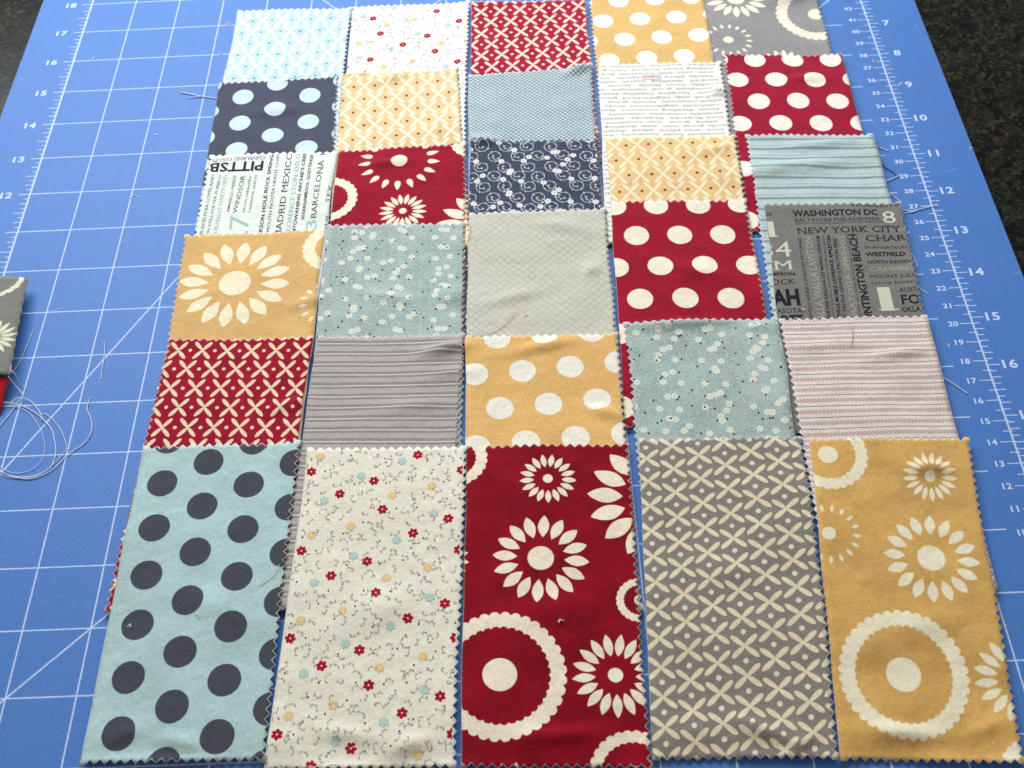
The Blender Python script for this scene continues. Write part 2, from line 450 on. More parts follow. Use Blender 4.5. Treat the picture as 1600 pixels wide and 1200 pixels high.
# ------------------------------------------------------------------ the cutting mat
def mat_material():
    mt, b = new_mat('blue_cutting_mat', .50, .32); g = G(mt)
    tc = g.n.new('ShaderNodeTexCoord')
    sp = g.n.new('ShaderNodeSeparateXYZ'); g.l.new(tc.outputs['Object'], sp.inputs[0])
    x = E(g, sp.outputs[0]) * (1 / S); y = E(g, sp.outputs[1]) * (1 / S)
    P = g.xyz(x, y, 0.0)
    n1 = g.noise(P, 28, 2); n2 = g.noise(P, .35, 3); n3 = g.noise(P, 75, 1)
    base = g.mix((n2 * 1.4 - .2).clamp(), lin(62, 113, 185), lin(70, 120, 193))
    base = g.mix(((n3 - .40) * 2.4).clamp() * .8, base, lin(90, 136, 202)); base = g.mix(((n1 - .5) * 3).clamp() * .35, base, lin(50, 100, 176)); base = g.mix(((g.noise(P, 5, 4, .65) - .52) * 4).clamp() * .22, base, lin(96, 146, 214))
    def inside(a, lo, hi): return a.above(lo, .01) * a.below(hi, .01)
    rowsx = inside(x, -.22, 16.45); colsy = inside(y, 0, 23); body = rowsx * colsy
    wob = (n1 - .5) * .010
    lx = ((x + wob).cell().abs()).below(.0115, .009) * inside(x, .5, 16.2) * colsy
    ly = ((y + wob).cell().abs()).below(.0105, .009) * body
    r0 = (x + wob).abs().below(.018, .012) * colsy
    r17 = (x - 17 + wob * .5).abs().below(.016, .010) * inside(y, 0, 23)
    lines = lx.max(ly).max(r0).max(r17)
    def ticks(lines, pos, step, lo, hi, w=.0085):
        return lines.max((pos * (1 / step) + .5).fract().__sub__(.5).abs().below(w / step, .008 / step) * inside(x, lo, hi) * inside(y, 0, 23))
    for st, lo, hi in ((.125, -.09, 0), (.25, -.15, 0), (.5, -.20, 0), (1, -.22, 0),
                       (.125, 17, 17.12), (.25, 17, 17.17), (.5, 17, 17.17), (1, 17, 17.21)):
        lines = ticks(lines, y, st, lo, hi)
    lines = ticks(lines, y * 2.54, 1.0, 16.79, 17.0, .02); lines = ticks(lines, y * 2.54, .5, 16.89, 17.04, .02)
    def diag(lines, px, py, slope, xa, xb):
        L = math.hypot(1, slope)
        d = ((x - px) * (slope / L) - (y - py) * (1 / L) + wob).abs()
        return lines.max(d.below(.013, .010) * inside(x, xa, xb))
    lines = diag(lines, 2, 2, 1, 0, 8); lines = diag(lines, 1.04, 5.75, 1.80, 1.0, 6)
    lines = diag(lines, 5.25, 17.75, -1.1, 4, 9); lines = diag(lines, 7.65, 17.28, 1.2, 6, 9); lines = diag(lines, 15.0, 15.55, 1.0, 14, 16.65)
    rough = ((g.noise(P, 34, 2, .7) - .36) * 6).clamp() * .50 + .44
    col = g.mix(lines * rough, base, lin(208, 222, 248))
    # healed knife scores and whitish scuffs
    s1 = g.noise(g.xyz(x * .5 + y * .2, y * 9 - x * 3, 4.0), 1.4, 3, .6).above(.715, .03) * g.noise(P, .9, 2).above(.56, .08)
    s2 = g.noise(g.xyz(x * 8 + y * 3, y * .6, 9.0), 1.2, 3, .6).above(.735, .03) * g.noise(P, 1.3, 2).above(.57, .08)
    col = g.mix(s1.max(s2) * .42, col, lin(170, 196, 240))
    spk = g.noise(P, 36, 1).above(.80, .03)
    col = g.mix(spk * .5, col, lin(200, 214, 240))
    g.l.new(col, b.inputs['Base Color'])
    rg = (n2 * .10 + .44) + lines * .15
    g.l.new(rg.s, b.inputs['Roughness'])
    bp = g.n.new('ShaderNodeBump'); bp.inputs['Strength'].default_value = .35; bp.inputs['Distance'].default_value = .0004
    h = n3 * .6 + n1 * .4
    g.l.new(h.s, bp.inputs['Height']); g.l.new(bp.outputs[0], b.inputs['Normal'])
    return mt
me = bpy.data.meshes.new('cutting_mat'); bm = bmesh.new()
mx0, mx1, my0, my1 = -1.17, 18.15, -1.0, 24.0
bmesh.ops.create_cube(bm, size=1, matrix=Matrix.Translation(((mx0 + mx1) / 2 * S, (my0 + my1) / 2 * S, -.057 * S)) @ Matrix.Diagonal(((mx1 - mx0) * S, (my1 - my0) * S, .114 * S, 1)))
vert = [e for e in bm.edges if abs(e.verts[0].co.z - e.verts[1].co.z) > .001]
bmesh.ops.bevel(bm, geom=vert, offset=.35 * S, segments=6, affect='EDGES')
top = [e for e in bm.edges if all(v.co.z > -.0001 for v in e.verts)]
bmesh.ops.bevel(bm, geom=top, offset=.02 * S, segments=2, affect='EDGES')
bm.to_mesh(me); bm.free()
mat_o = link('cutting_mat', me, mat_material())
tag(mat_o, 'blue self healing cutting mat with white inch grid and ruler numbers under the swatches', 'cutting mat')

ink = flat_mat('mat_white_ink', lin(196, 212, 244), .7, .3, .10, 2500)
def number(txt, x, y, h, kx=1.0, bold=.022):
    cu = bpy.data.curves.new('t', 'FONT'); cu.body = txt; cu.resolution_u = 3; cu.offset = bold; cu.space_character = 1.06
    ob = bpy.data.objects.new('t', cu); t = ob.to_mesh()
    vs = [v.co.copy() for v in t.vertices]; fs = [tuple(p.vertices) for p in t.polygons]
    ob.to_mesh_clear(); bpy.data.objects.remove(ob); bpy.data.curves.remove(cu)
    cx = (min(v.x for v in vs) + max(v.x for v in vs)) / 2; k = h / .72
    me = bpy.data.meshes.new('ruler_number')
    me.from_pydata([((x + (v.x - cx) * k * kx) * S, (y + (v.y - .35) * k) * S, .0035 * S) for v in vs], [], fs)
    for p in me.polygons: p.use_smooth = False
    link('ruler_number', me, ink, parent=mat_o)
for n in range(1, 23): number(str(n), -.46, n - .01, .155, 1.25, .035)
for n in range(1, 23): number(str(n), 17.37, 23 - n, .168, 1.22, .030)
for n in range(1, 58): number(str(n), 16.67, n / 2.54, .105, 1.15, .03)

# ------------------------------------------------------------------ colours of the cloths
RED = lin(154, 15, 42); CREAM = lin(240, 226, 200); AQUA = lin(158, 192, 190); SLATE = lin(76, 79, 96); GOLD = lin(216, 174, 112)
GREY = lin(140, 130, 128); WHITE = lin(240, 234, 222); TAN = lin(228, 196, 142)
rim_pale = flat_mat('cut_edge_pale', lin(226, 216, 200)); rim_white = flat_mat('cut_edge_white', lin(236, 234, 228))
P = {}
def ink_of(name, c):
    if name not in P: P[name] = flat_mat(name, c, .92, .1, .18, 1500)
    return P[name]

SWS = {}
def swatch(col, row, TL, TR, L2, R2): SWS[col, row] = Swatch(col, row, TL, TR, L2, R2); return SWS[col, row]
def make(sw, label, base, layers, edges, rim=None, mottle=.08, fray=None, weave=.22):
    fr = fray or tuple(min(.85, c * .35 + .48) for c in base)
    mt = cloth_mat('printed_cotton', sw, base, layers, mottle, fr, edges, weave)
    return sw.build([mt, rim or rim_pale], edges, label)

# ---- column 1
s = swatch(1, 1, (374, 24), (552, 20), (351, 136), (541, 124))
make(s, 'pale aqua swatch with white petal crosses, top left corner of the layout', lin(188, 211, 217),
     [(p_petals(s, (452.5, 69.5), (514.2, 67), (456.7, 35), 2, 1, (.395, .27), .050, .026, (.5, 0)), (lin(232, 240, 240), lin(104, 134, 146)))], 'TRB', rim_white)
s = swatch(1, 2, (345, 138), (531, 127), (320, 290), (524, 244))
make(s, 'slate swatch with aqua dots between pale aqua and city name swatches', SLATE, [(p_dots(s, (381, 156), (431, 174), (376, 196), .215), lin(200, 221, 224))], 'TRB', fray=lin(150, 150, 160))
s = swatch(1, 3, (330, 249), (529, 244), (309, 352), (514, 359))
make(s, 'off white swatch printed with PITTSB, WINDSOR and MADRID MEXICO lettering', lin(226, 232, 222), [], 'TLB', rim_white, .05)
s = swatch(1, 4, (291.5, 375), (510.5, 364), (264.5, 532), (491, 530.5))
make(s, 'golden yellow swatch with one large cream daisy, left column', GOLD,
     [(p_motifs(s, [('f', 368, 445.6, 24.6, 39, 87, 16, 1.25), ('r', 524, 390, 0, 30, 50, 26), ('f', 511, 478, 8, 30, 44, 15), ('f', 452, 550, 8, 9, 29, 16)], .016), lin(240, 228, 196))], 'TLB')
s = swatch(1, 5, (266, 536), (492, 532), (164, 962), (472, 694))
make(s, 'crimson swatch with cream petal crosses, left column above slate dots', RED,
     [(p_petals(s, (370.4, 580), (448, 580), (360.3, 640), 2, 1), (lin(238, 208, 176), lin(238, 208, 176)))], 'TLB', mottle=.16)
s = swatch(1, 6, (229, 703), (473, 696), (129, 1190), (415.5, 1191))
make(s, 'aqua swatch with big slate dots, bottom left of the layout', lin(176, 204, 202), [(p_dots(s, (327.5, 725.5), (390, 760), (270, 1105), .235, 1, 5), lin(73, 74, 82))], 'TRB')
# ---- column 2
s = swatch(2, 1, (552.5, 19), (735, 9.5), (542, 124), (732, 118))
make(s, 'white ditsy floral swatch with tiny red flowers in the top row', lin(238, 238, 230), [], 'TRB', rim_white, .03)
s = swatch(2, 2, (531, 123), (718, 114), (524, 240), (726, 228))
make(s, 'tan swatch with cream petals and red specks, second column under the white floral', lin(228, 198, 148),
     [(p_petals(s, (619.2, 135.2), (684.2, 130), (619.5, 174.2), 2, 1, (.395, .27), .050, .030, (.5, 0)), (lin(250, 236, 208), lin(150, 28, 40)))], 'TRB', rim_white)
s = swatch(2, 3, (531.5, 241), (730, 230), (517, 353), (729, 352))
make(s, 'crimson swatch with ring of cream drops and small daisy, second column', RED,
     [(p_motifs(s, [('f', 624.5, 255, 12.6, 44, 64, 17, .6), ('f', 630, 333.4, 6, 14, 38, 17), ('r', 512, 315, 0, 32, 47, 26), ('r', 741, 224, 0, 1, 36, 20), ('f', 764, 354, 0, 34, 82, 16)]), CREAM)], 'TRB', mottle=.2)
s = swatch(2, 4, (511, 358), (728, 355), (495.5, 530.5), (726.5, 530.5))
make(s, 'pale aqua swatch with faint vines and dark specks, second column above the grey stripe', lin(166, 181, 176), [], 'TRB', mottle=.18)
s = swatch(2, 5, (498, 531), (728, 528.6), (471, 697), (721, 697))
def twill(period, line, band, hatch_c, line_c, slant=1.0, wave=.02, pitch=.042):
    def f(g, u, v):
        vv = v + (g.noise(g.xyz(u * .6, v * .3, 2.0), 1.6, 2) - .5) * wave
        t = (vv / period).fract()
        ln = (t - .12).abs().below(line / period / 2, .012 / period)
        hb = t.above(band[0], .03) * t.below(band[1], .03)
        ha = ((u + vv * slant) / pitch).fract().__sub__(.5).abs().below(.20, .16)
        return ln, hb * ha
    return f, (line_c, hatch_c)
f, c = twill(.218, .016, (.42, .86), lin(216, 208, 202), lin(226, 218, 212), .9)
make(s, 'grey swatch with white twill stripes, second column above the ditsy floral', lin(150, 140, 136), [(f, c)], 'TRB')
s = swatch(2, 6, (483.5, 706), (730, 702), (416.5, 1195), (713, 1203))
make(s, 'cream ditsy floral swatch with red, gold and aqua flowers in the bottom row', lin(232, 226, 208), [], 'TRB', rim_white, .03)
# ---- column 3
s = swatch(3, 1, (737.5, 10), (916, 6), (736, 122.5), (926, 110))
make(s, 'crimson swatch with pale petal crosses in the top row', lin(164, 24, 54),
     [(p_petals(s, (814.2, 52.5), (876.2, 48.7), (816, 87.5), 2, 1), (lin(248, 214, 196), lin(248, 214, 196)))], 'TRB', mottle=.14)
s = swatch(3, 2, (732.5, 125), (925, 110), (732.5, 225), (932.5, 222))
def trellis(pitch, w, soft):
    def f(g, u, v):
        a = ((u + v * 1.05) / pitch).cell().abs(); b = ((u - v * 1.05) / pitch).cell().abs()
        return (a.min(b)).below(w, soft)
    return f
make(s, 'light blue swatch with fine grey trellis lines, third column', lin(208, 221, 225), [(trellis(.098, .15, .20), lin(104, 124, 134))], 'TRB')
s = swatch(3, 3, (736.5, 227), (934.5, 224), (731, 335), (943.5, 330))
make(s, 'navy swatch with white scrolling vines and little flowers', lin(66, 72, 90), [], 'TRB', fray=lin(150, 156, 170))
s = swatch(3, 4, (733, 338.5), (947, 332), (730, 530), (963, 524))
make(s, 'plain looking pale grey swatch with faint crosshatch in the centre', lin(219, 213, 194),
     [(trellis(.055, .13, .2), lin(180, 180, 172)), (trellis(.16, .05, .1), lin(176, 174, 166))], 'TRB', mottle=.05)
s = swatch(3, 5, (728.5, 531.7), (964.5, 526), (728.7, 699), (980, 696))
make(s, 'golden swatch with white dots above the big crimson daisies', lin(226, 180, 112), [(p_dots(s, (816.4, 582), (890.7, 576), (857, 633.3), .218), lin(238, 232, 216))], 'TRB')
s = swatch(3, 6, (730, 701), (982, 699), (720, 1200), (1018, 1200))
make(s, 'crimson swatch with cream daisies and scalloped ring in the bottom row', lin(140, 5, 28),
     [(p_motifs(s, [('f', 856, 751.4, 7.8, 21, 45, 17), ('f', 845, 874.6, 20.6, 36, 76, 16, 1.1), ('f', 1025.7, 783, 0, 54, 109, 16),
                    ('r', 710, 718, 0, 34, 52, 26), ('r', 781.3, 1055.6, 26.8, 78, 104, 36), ('r', 999, 940, 9, 25, 37, 24),
                    ('f', 961.9, 1056, 12, 31, 69, 17), ('r', 990.5, 1212, 15, 51, 70, 28), ('f', 801, 1253, 18, 30, 62, 16), ('f', 690, 876, 18, 20, 44, 16)]), CREAM)], 'TRB', mottle=.30)
# ---- column 4
s = swatch(4, 1, (919, 3), (1098, 1.5), (929, 105), (1115, 104))
make(s, 'tan swatch with white dots in the top row', lin(222, 182, 116), [(p_dots(s, (976, 63.7), (1033.7, 60.7), (999.5, 32.5), .218), lin(244, 242, 236))], 'TLB')
s = swatch(4, 2, (935, 106), (1127, 103), (937, 215), (1145, 218))
make(s, 'white swatch with upside down typewritten words and red boxes', lin(240, 236, 228), [], 'TRB', rim_white, .03)
s = swatch(4, 3, (946, 221), (1148, 218), (950, 316), (1170, 320))
make(s, 'tan swatch with cream petals and red specks above the big crimson dots', lin(228, 194, 138),
     [(p_petals(s, (1012.5, 229.5), (1081.7, 226.7), (1018, 276.2), 2, 1, (.395, .27), .050, .030, (.5, 0)), (lin(244, 226, 190), lin(150, 28, 40)))], 'TRB')
s = swatch(4, 4, (953, 320), (1165, 318), (978, 686), (1198.6, 498))
make(s, 'crimson swatch with large cream dots in the fourth column', lin(158, 16, 42), [(p_dots(s, (1061.6, 370), (1129, 368.7), (1100.5, 417.7), .222), lin(240, 228, 206))], 'TRB', mottle=.16)
s = swatch(4, 5, (974, 510), (1214, 501), (990, 686), (1240, 680))
make(s, 'aqua swatch with faint white flowers and dark specks above the grey lattice', lin(168, 184, 178), [], 'TLB', mottle=.18)
s = swatch(4, 6, (998, 689), (1251, 687), (1018, 1186), (1308, 1188))
make(s, 'grey swatch with cream petal crosses in the bottom row', lin(136, 130, 122),
     [(p_petals(s, (1185, 820), (1220, 1125), (1101.6, 825.7), 7, -1, (.385, .240), .056, .038), (lin(226, 212, 180), lin(226, 216, 198)))], 'TRB')
# ---- column 5
s = swatch(5, 1, (1093, -12), (1271, -14), (1115, 104), (1300, 88))
make(s, 'grey swatch with cream daisies at the top right corner of the layout', lin(150, 147, 147),
     [(p_motifs(s, [('f', 1149, 0, 14, 20, 50, 16), ('r', 1275, 25, 13, 45, 63, 34), ('f', 1137.7, 65, 8, 27, 39, 17), ('f', 1226, 103, 6, 18, 38, 16)], .018), lin(236, 228, 206))], 'TRB')
s = swatch(5, 2, (1128, 90), (1313, 90.5), (1138, 178), (1349, 213))
make(s, 'crimson swatch with white dots on the right near number 9', lin(160, 18, 50), [(p_dots(s, (1152, 127.5), (1212, 127.5), (1185, 160.5), .222), lin(242, 232, 220))], 'TLB', mottle=.16)
s = swatch(5, 3, (1163, 216.5), (1361, 216), (1187, 378), (1390, 320))
def soft_stripes(g, u, v):
    vv = v + (g.noise(g.xyz(u * .5, v * .3, 2.0), 1.6, 2) - .5) * .05
    t = (vv / .262).fract()
    a = (t - .5).abs().below(.10, .16); b = (t - .86).abs().below(.03, .08)
    h = g.noise(g.xyz(u * 60, v * 14, 1.0), 1, 1)
    return (a.max(b * .6)) * (h * .8 + .45).clamp()
make(s, 'aqua swatch with blurred grey green stripes in the right column', lin(186, 204, 202), [(soft_stripes, lin(104, 124, 132))], 'TLB')
s = swatch(5, 4, (1192.5, 324), (1405, 322.5), (1213.8, 499.6), (1444.7, 498))
make(s, 'grey swatch printed with WASHINGTON DC and NEW YORK CITY lettering', lin(124, 120, 116), [], 'TRB', mottle=.05)
s = swatch(5, 5, (1214.6, 502.5), (1444.7, 498), (1247.8, 685.6), (1494, 687))
f, c = twill(.210, .012, (.46, .80), lin(150, 84, 98), lin(90, 80, 82), 1.1, .035, .060)
make(s, 'pale pink swatch with red twill stripes in the right column', lin(226, 214, 204), [(f, c)], 'TLB', rim_white)
s = swatch(5, 6, (1262, 688.5), (1511, 690), (1311.7, 1187), (1598, 1197))
make(s, 'golden yellow swatch with daisies and scalloped ring, bottom right corner', lin(212, 167, 96),
     [(p_motifs(s, [('r', 1292.3, 712, 15.6, 43, 62, 28), ('f', 1451.8, 746.6, 8.5, 17, 44, 17), ('f', 1294, 836, 10.7, 36, 51, 17),
                    ('f', 1454.3, 873.3, 21.7, 39, 75, 16, 1.1), ('r', 1411.7, 1054.3, 27, 75, 101, 38), ('f', 1590, 1063, 8, 31, 70, 17),
                    ('r', 1617, 1212, 6, 33, 54, 26)], .020), lin(236, 226, 196))], 'TRB', mottle=.18)

# ------------------------------------------------------------------ ditsy florals and vines
def ditsy(sw, anchor, tile, scale=1.0):
    d = Decal(sw)
    z6 = lambda x, y: (400 + x / 3.428, 850 + y / 3.428)
    ref = SWS[2, 6]
    base = ref.loc(*z6(245, 45)); U = ref.loc(*z6(1085, 40)); V = ref.loc(*z6(185, 510))
    U = (U[0] - base[0], U[1] - base[1]); V = (V[0] - base[0], V[1] - base[1])
    rel = lambda pts: [(lambda q: (q[0] - base[0], q[1] - base[1]))(ref.loc(*z6(*p))) for p in pts]
    red = rel([(245, 45), (405, 177), (597, 100), (645, 270), (1010, 325), (815, 405)])
    yel = rel([(920, 130), (700, 187), (467, 365), (242, 418)]); aq = rel([(525, 70), (315, 213), (930, 292), (722, 445)])
    dots = rel([(323, 43), (488, 120), (665, 113), (790, 93), (875, 173), (985, 105), (220, 213), (390, 258), (337, 327), (580, 258), (722, 265), (838, 258), (535, 343), (423, 408), (190, 432), (627, 452), (872, 435), (803, 493)])
    curls = rel([(385, 95), (255, 125), (545, 175), (800, 190), (985, 225), (470, 290), (632, 360), (800, 330), (965, 410), (345, 440), (515, 470), (690, 500), (915, 505), (180, 300), (690, 60)])
    ax, ay = sw.loc(*anchor); rnd = random.Random(4); blooms = []
    for i in range(-2, 3):
        for j in range(-4, 5):
            ox, oy = ax + U[0] * i + V[0] * j, ay + U[1] * i + V[1] * j
            ok = lambda x, y: -.2 < x < SW + .2 and -.2 < y < SL + .2
            for x, y in dots:
                if ok(ox + x, oy + y): d.disk('speck', ox + x, oy + y, .0145, 6)
            for pts, c, h in ((red, 'red', 'heart'), (yel, 'gold', 'heart2'), (aq, 'aqua', 'heart2')):
                for x, y in pts:
                    if ok(ox + x, oy + y): d.flower(c, ox + x, oy + y, .080 if c == 'red' else .072, h, 6, rnd.uniform(0, 1)); blooms.append((ox + x, oy + y))
    y = .05; row = 0
    while y < SL:
        x = .02 + (.08 if row % 2 else 0)
        while x < SW:
            cx, cy = x + rnd.uniform(-.04, .04), y + rnd.uniform(-.04, .04)
            if all(math.hypot(cx - fx, cy - fy) > .125 for fx, fy in blooms):
                a = rnd.uniform(0, 6.28); r_ = rnd.uniform(.07, .13); t = rnd.choice((-1, 1)); pts = []
                for k in range(6):
                    pts.append((cx + math.cos(a) * r_ * .45 * k / 5 * 2.3, cy + math.sin(a) * r_ * .45 * k / 5 * 2.3)); a += t * .32
                d.line('vine', pts, .0045)
                for k in (1, 3, 5):
                    L = rnd.uniform(.026, .042)
                    d.leaf('vine', *pts[k], L, L * .42, a + rnd.uniform(.6, 1.1)); 
                    if k != 3: d.leaf('vine', *pts[k], L, L * .42, a - rnd.uniform(.6, 1.1))
            x += .205
        y += .165; row += 1
    d.finish('printed_flowers', {'vine': ink_of('grey_vine_ink', lin(158, 148, 150)), 'speck': ink_of('black_ink', lin(44, 40, 48)),
             'red': ink_of('red_ink', lin(166, 22, 46)), 'gold': ink_of('gold_ink', lin(230, 198, 138)), 'aqua': ink_of('aqua_ink', lin(182, 206, 198)),
             'heart': ink_of('cream_ink', lin(236, 222, 206)), 'heart2': ink_of('cream_ink', lin(236, 222, 206))})
ditsy(SWS[2, 6], (400 + 245 / 3.428, 850 + 45 / 3.428), True)
ditsy(SWS[2, 1], (595, 56), True)

def vines(sw, seed, pitch, r, w, colours, flower_r, speck=0, leaf=.045):
    d = Decal(sw); rnd = random.Random(seed); row = 0; y = -.1
    while y < SL + .2:
        x = -.2 + (pitch * .5 if row % 2 else 0); k = row
        while x < SW + .2:
            cx, cy = x + rnd.uniform(-.03, .03), y + rnd.uniform(-.03, .03); up = (k % 2 == 0)
            a = rnd.uniform(-.4, .4) + (-.7 if up else 2.4)
            p = d.curl('vine', cx, cy, r, a, -1 if up else 1, w, leaf)
            d.flower('flower', p[0] + .05 * math.cos(a), p[1] + .05 * math.sin(a), flower_r, 'heart', 6, rnd.uniform(0, 1))
            if rnd.random() < .15: d.flower('flower', cx + pitch * .48, cy + rnd.uniform(-.05, .05), flower_r, 'heart', 6, rnd.uniform(0, 1))
            if speck:
                for q in range(1): d.disk('speck', cx + rnd.uniform(-.22, .22), cy + rnd.uniform(-.16, .16), speck, 6)
            x += pitch; k += 1
        y += pitch * .62; row += 1
    d.finish('printed_vines', colours)
vines(SWS[3, 3], 3, .44, .135, .0115, {'vine': ink_of('white_vine_ink', lin(206, 210, 214)), 'flower': ink_of('white_vine_ink2', lin(226, 224, 222)), 'heart': ink_of('navy_ink', lin(60, 66, 84))}, .064)
pv = {'vine': ink_of('pale_aqua_ink', lin(186, 203, 200)), 'flower': ink_of('pale_cream_ink', lin(218, 222, 208)), 'heart': ink_of('pale_heart_ink', lin(184, 176, 170)), 'speck': ink_of('maroon_ink', lin(64, 34, 50))}
vines(SWS[2, 4], 5, .37, .125, .013, pv, .066, .018)
vines(SWS[4, 5], 9, .37, .125, .013, pv, .066, .018)

# ------------------------------------------------------------------ lettering
K = ink_of('charcoal_ink', lin(50, 52, 60)); AQ = ink_of('aqua_letter_ink', lin(164, 192, 192)); CR = ink_of('cream_letter_ink', lin(206, 204, 186))
GR = ink_of('grey_letter_ink', lin(96, 100, 108)); BK = ink_of('near_black_ink', lin(38, 38, 42)); PALE = ink_of('pale_aqua_letter_ink', lin(196, 214, 208))
d = Decal(SWS[1, 3]); z = lambda x, y: (310 + x * .14375, 230 + y * .14375)
for txt, a, b, h, c, bold, ser in (
    ('MADRID MEXICO', (895, 1010), (1035, 95), .115, 'k', .0, True), ('CKSON HOLE ROCK SPRING', (690, 985), (828, 118), .068, 'k', .022, False),
    ('YMOUTH NOOSA HEADS CHIM', (770, 975), (895, 118), .062, 'k', .0, False), ('NTOWANING ARCHIE\u2019S CREE', (1058, 955), (1185, 100), .062, 'k', .025, False),
    ('WARRNAMBOOL GOETTINGE', (1155, 812), (1258, 118), .060, 'k', .022, False), ('BARCELONA  I', (1285, 800), (1385, 95), .105, 'k', .0, True),
    ('WINDSOR', (425, 738), (518, 335), .085, 'k', .0, False), ('AMARILLO PIERCE', (342, 728), (420, 335), .050, 'k', .006, False),
    ('EATON FAIRBANKS', (512, 725), (584, 342), .046, 'k', .0, False), ('CARPENTER AKRON', (575, 730), (648, 335), .046, 'g', .0, False),
    ('HILADELPHIA LOVELAND', (45, 1010), (190, 330), .058, 'g', .0, True), ('TIN STILLWATER PUEBLO', (115, 1005), (262, 335), .052, 'k', .0, False),
    ('DURANGO HARTFORD', (205, 1005), (330, 330), .075, 'a', .0, True), ('27', (530, 1075), (560, 750), .36, 'a', .0, False),
    ('13', (1285, 1000), (1290, 810), .20, 'a', .0, False), ('FLORENCE LYON OSLO', (1000, 960), (1125, 110), .090, 'a', .01, False),
    ('PITTSB', (722, 184), (140, 204), .250, 'k', .028, False), ('CLEVELAND COLUM', (738, 130), (165, 158), .085, 'k', .0, True),
    ('SHI', (1410, 930), (1435, 780), .07, 'k', .0, True), ('TEX', (1440, 640), (1480, 440), .085, 'k', .0, True)):
    d.text(c, txt, z(*a), z(*b), h, bold, ser)
d.finish('printed_lettering', {'k': K, 'g': GR, 'a': AQ})
d = Decal(SWS[5, 4])
for txt, a, b, h, c, bold, ser in (
    ('WASHINGTON DC', (1238, 341), (1371, 339.7), .145, 'k', .03, False), ('BALTIMORE PHILADELPHIA', (1241, 349.5), (1375, 348), .078, 'k', .0, True),
    ('BOSTON CONCORD ALBANY NEWARK TRENTON', (1243, 353.5), (1377, 352), .038, 'g', .0, False), ('NEW YORK CITY', (1245, 368.5), (1408, 366), .150, 'k', .0, True),
    ('CHARL', (1352, 380.5), (1426, 378.5), .135, 'k', .0, True), ('SKANEATELES', (1350, 392), (1417, 391), .062, 'k', .0, False),
    ('WESTFIELD', (1351.7, 403.5), (1414, 402.5), .090, 'k', .035, False), ('NORTH RIDGEVILLE', (1355, 414.7), (1438, 413.2), .068, 'k', .012, False),
    ('CAMPBELL', (1357.5, 426.7), (1440, 424.6), .100, 'w', .0, True), ('MOUNT JULIET', (1359, 437), (1441, 435), .078, 'k', .0, False),
    ('SANTA BARBARA', (1361, 446.5), (1441, 444), .056, 'g', .0, False), ('1', (1377, 486.7), (1397, 486.2), .50, 'c', .02, False),
    ('AUSTIN', (1404, 458), (1446, 457), .085, 'k', .0, True), ('FORT', (1408, 477), (1470, 476.2), .20, 'k', .02, True), ('OKLAHOMA', (1410, 489), (1474, 487.5), .105, 'k', .012, False),
    ('8', (1380, 352.8), (1400, 352.3), .30, 'c', .0, False), ('WORCESTER', (1327, 327.2), (1412, 325.8), .11, 'k', .0, True),
    ('UE', (1194, 340), (1206, 339.7), .075, 'k', .0, False), ('1', (1201, 372), (1211, 371.8), .38, 'c', .0, False), ('4', (1212, 403), (1237, 402.5), .36, 'c', .0, False), ('3', (1190, 404), (1208, 403.5), .34, 'c', .0, False),
    ('IM', (1199, 424), (1240, 422.7), .21, 'c', .0, True), ('MPSON', (1204, 432), (1242, 431.6), .070, 'k', .03, False), ('OCK', (1206, 446.5), (1243, 445.3), .125, 'k', .0, False),
    ('AH', (1208, 477.7), (1251, 476.8), .335, 'k', .045, False), ('ASOTA', (1215, 490), (1254, 489.5), .105, 'k', .0, False), ('OTT', (1220, 509), (1257, 508.5), .22, 'k', .02, False),
    ('HUNTINGTON BEACH', (1366, 512), (1336, 370), .135, 'k', .028, False), ('WALLA WALLA LAWTON', (1292, 515), (1267, 373), .125, 'w', .0, True),
    ('LOUISVILLE ADAIR COVENTRY POTOMAC', (1272, 512), (1251, 373), .060, 'k', .0, False), ('ABILENE ERIE KENOSHA DES MOINES GRESHAM', (1300, 512), (1279, 372), .060, 'k', .01, False),
    ('DULUTH SALEM LAREDO OGDEN RALEIGH', (1306, 512), (1287, 372), .042, 'g', .0, False), ('ASHEVILLE MOBILE LAWRENCE APPLETON', (1316, 512), (1296, 372), .064, 'k', .03, False),
    ('FLINT SALIDA GRAND JUNCTION ERIE', (1325, 512), (1306, 376), .066, 'k', .012, False), ('SARATOGA SPRINGS', (1341, 512), (1317, 371), .085, 'w', .0, True),
    ('TACOMA EUGENE BOULDER DAYTON', (1348, 512), (1324, 371), .034, 'g', .0, False)):
    d.text(c, txt, a, b, h, bold, ser)
for (a, b) in (((1373, 486.8), (1405, 486.0)), ((1198, 372.2), (1215, 371.7))):
    a, b = SWS[5, 4].loc(*a), SWS[5, 4].loc(*b); d.line('c', [(a[0], a[1] + .012), (b[0], b[1] + .012)], .028)
d.finish('printed_lettering', {'w': ink_of('faint_cream_ink', lin(172, 168, 152)), 'k': BK, 'g': ink_of('mid_grey_ink', lin(70, 68, 70)), 'c': CR})
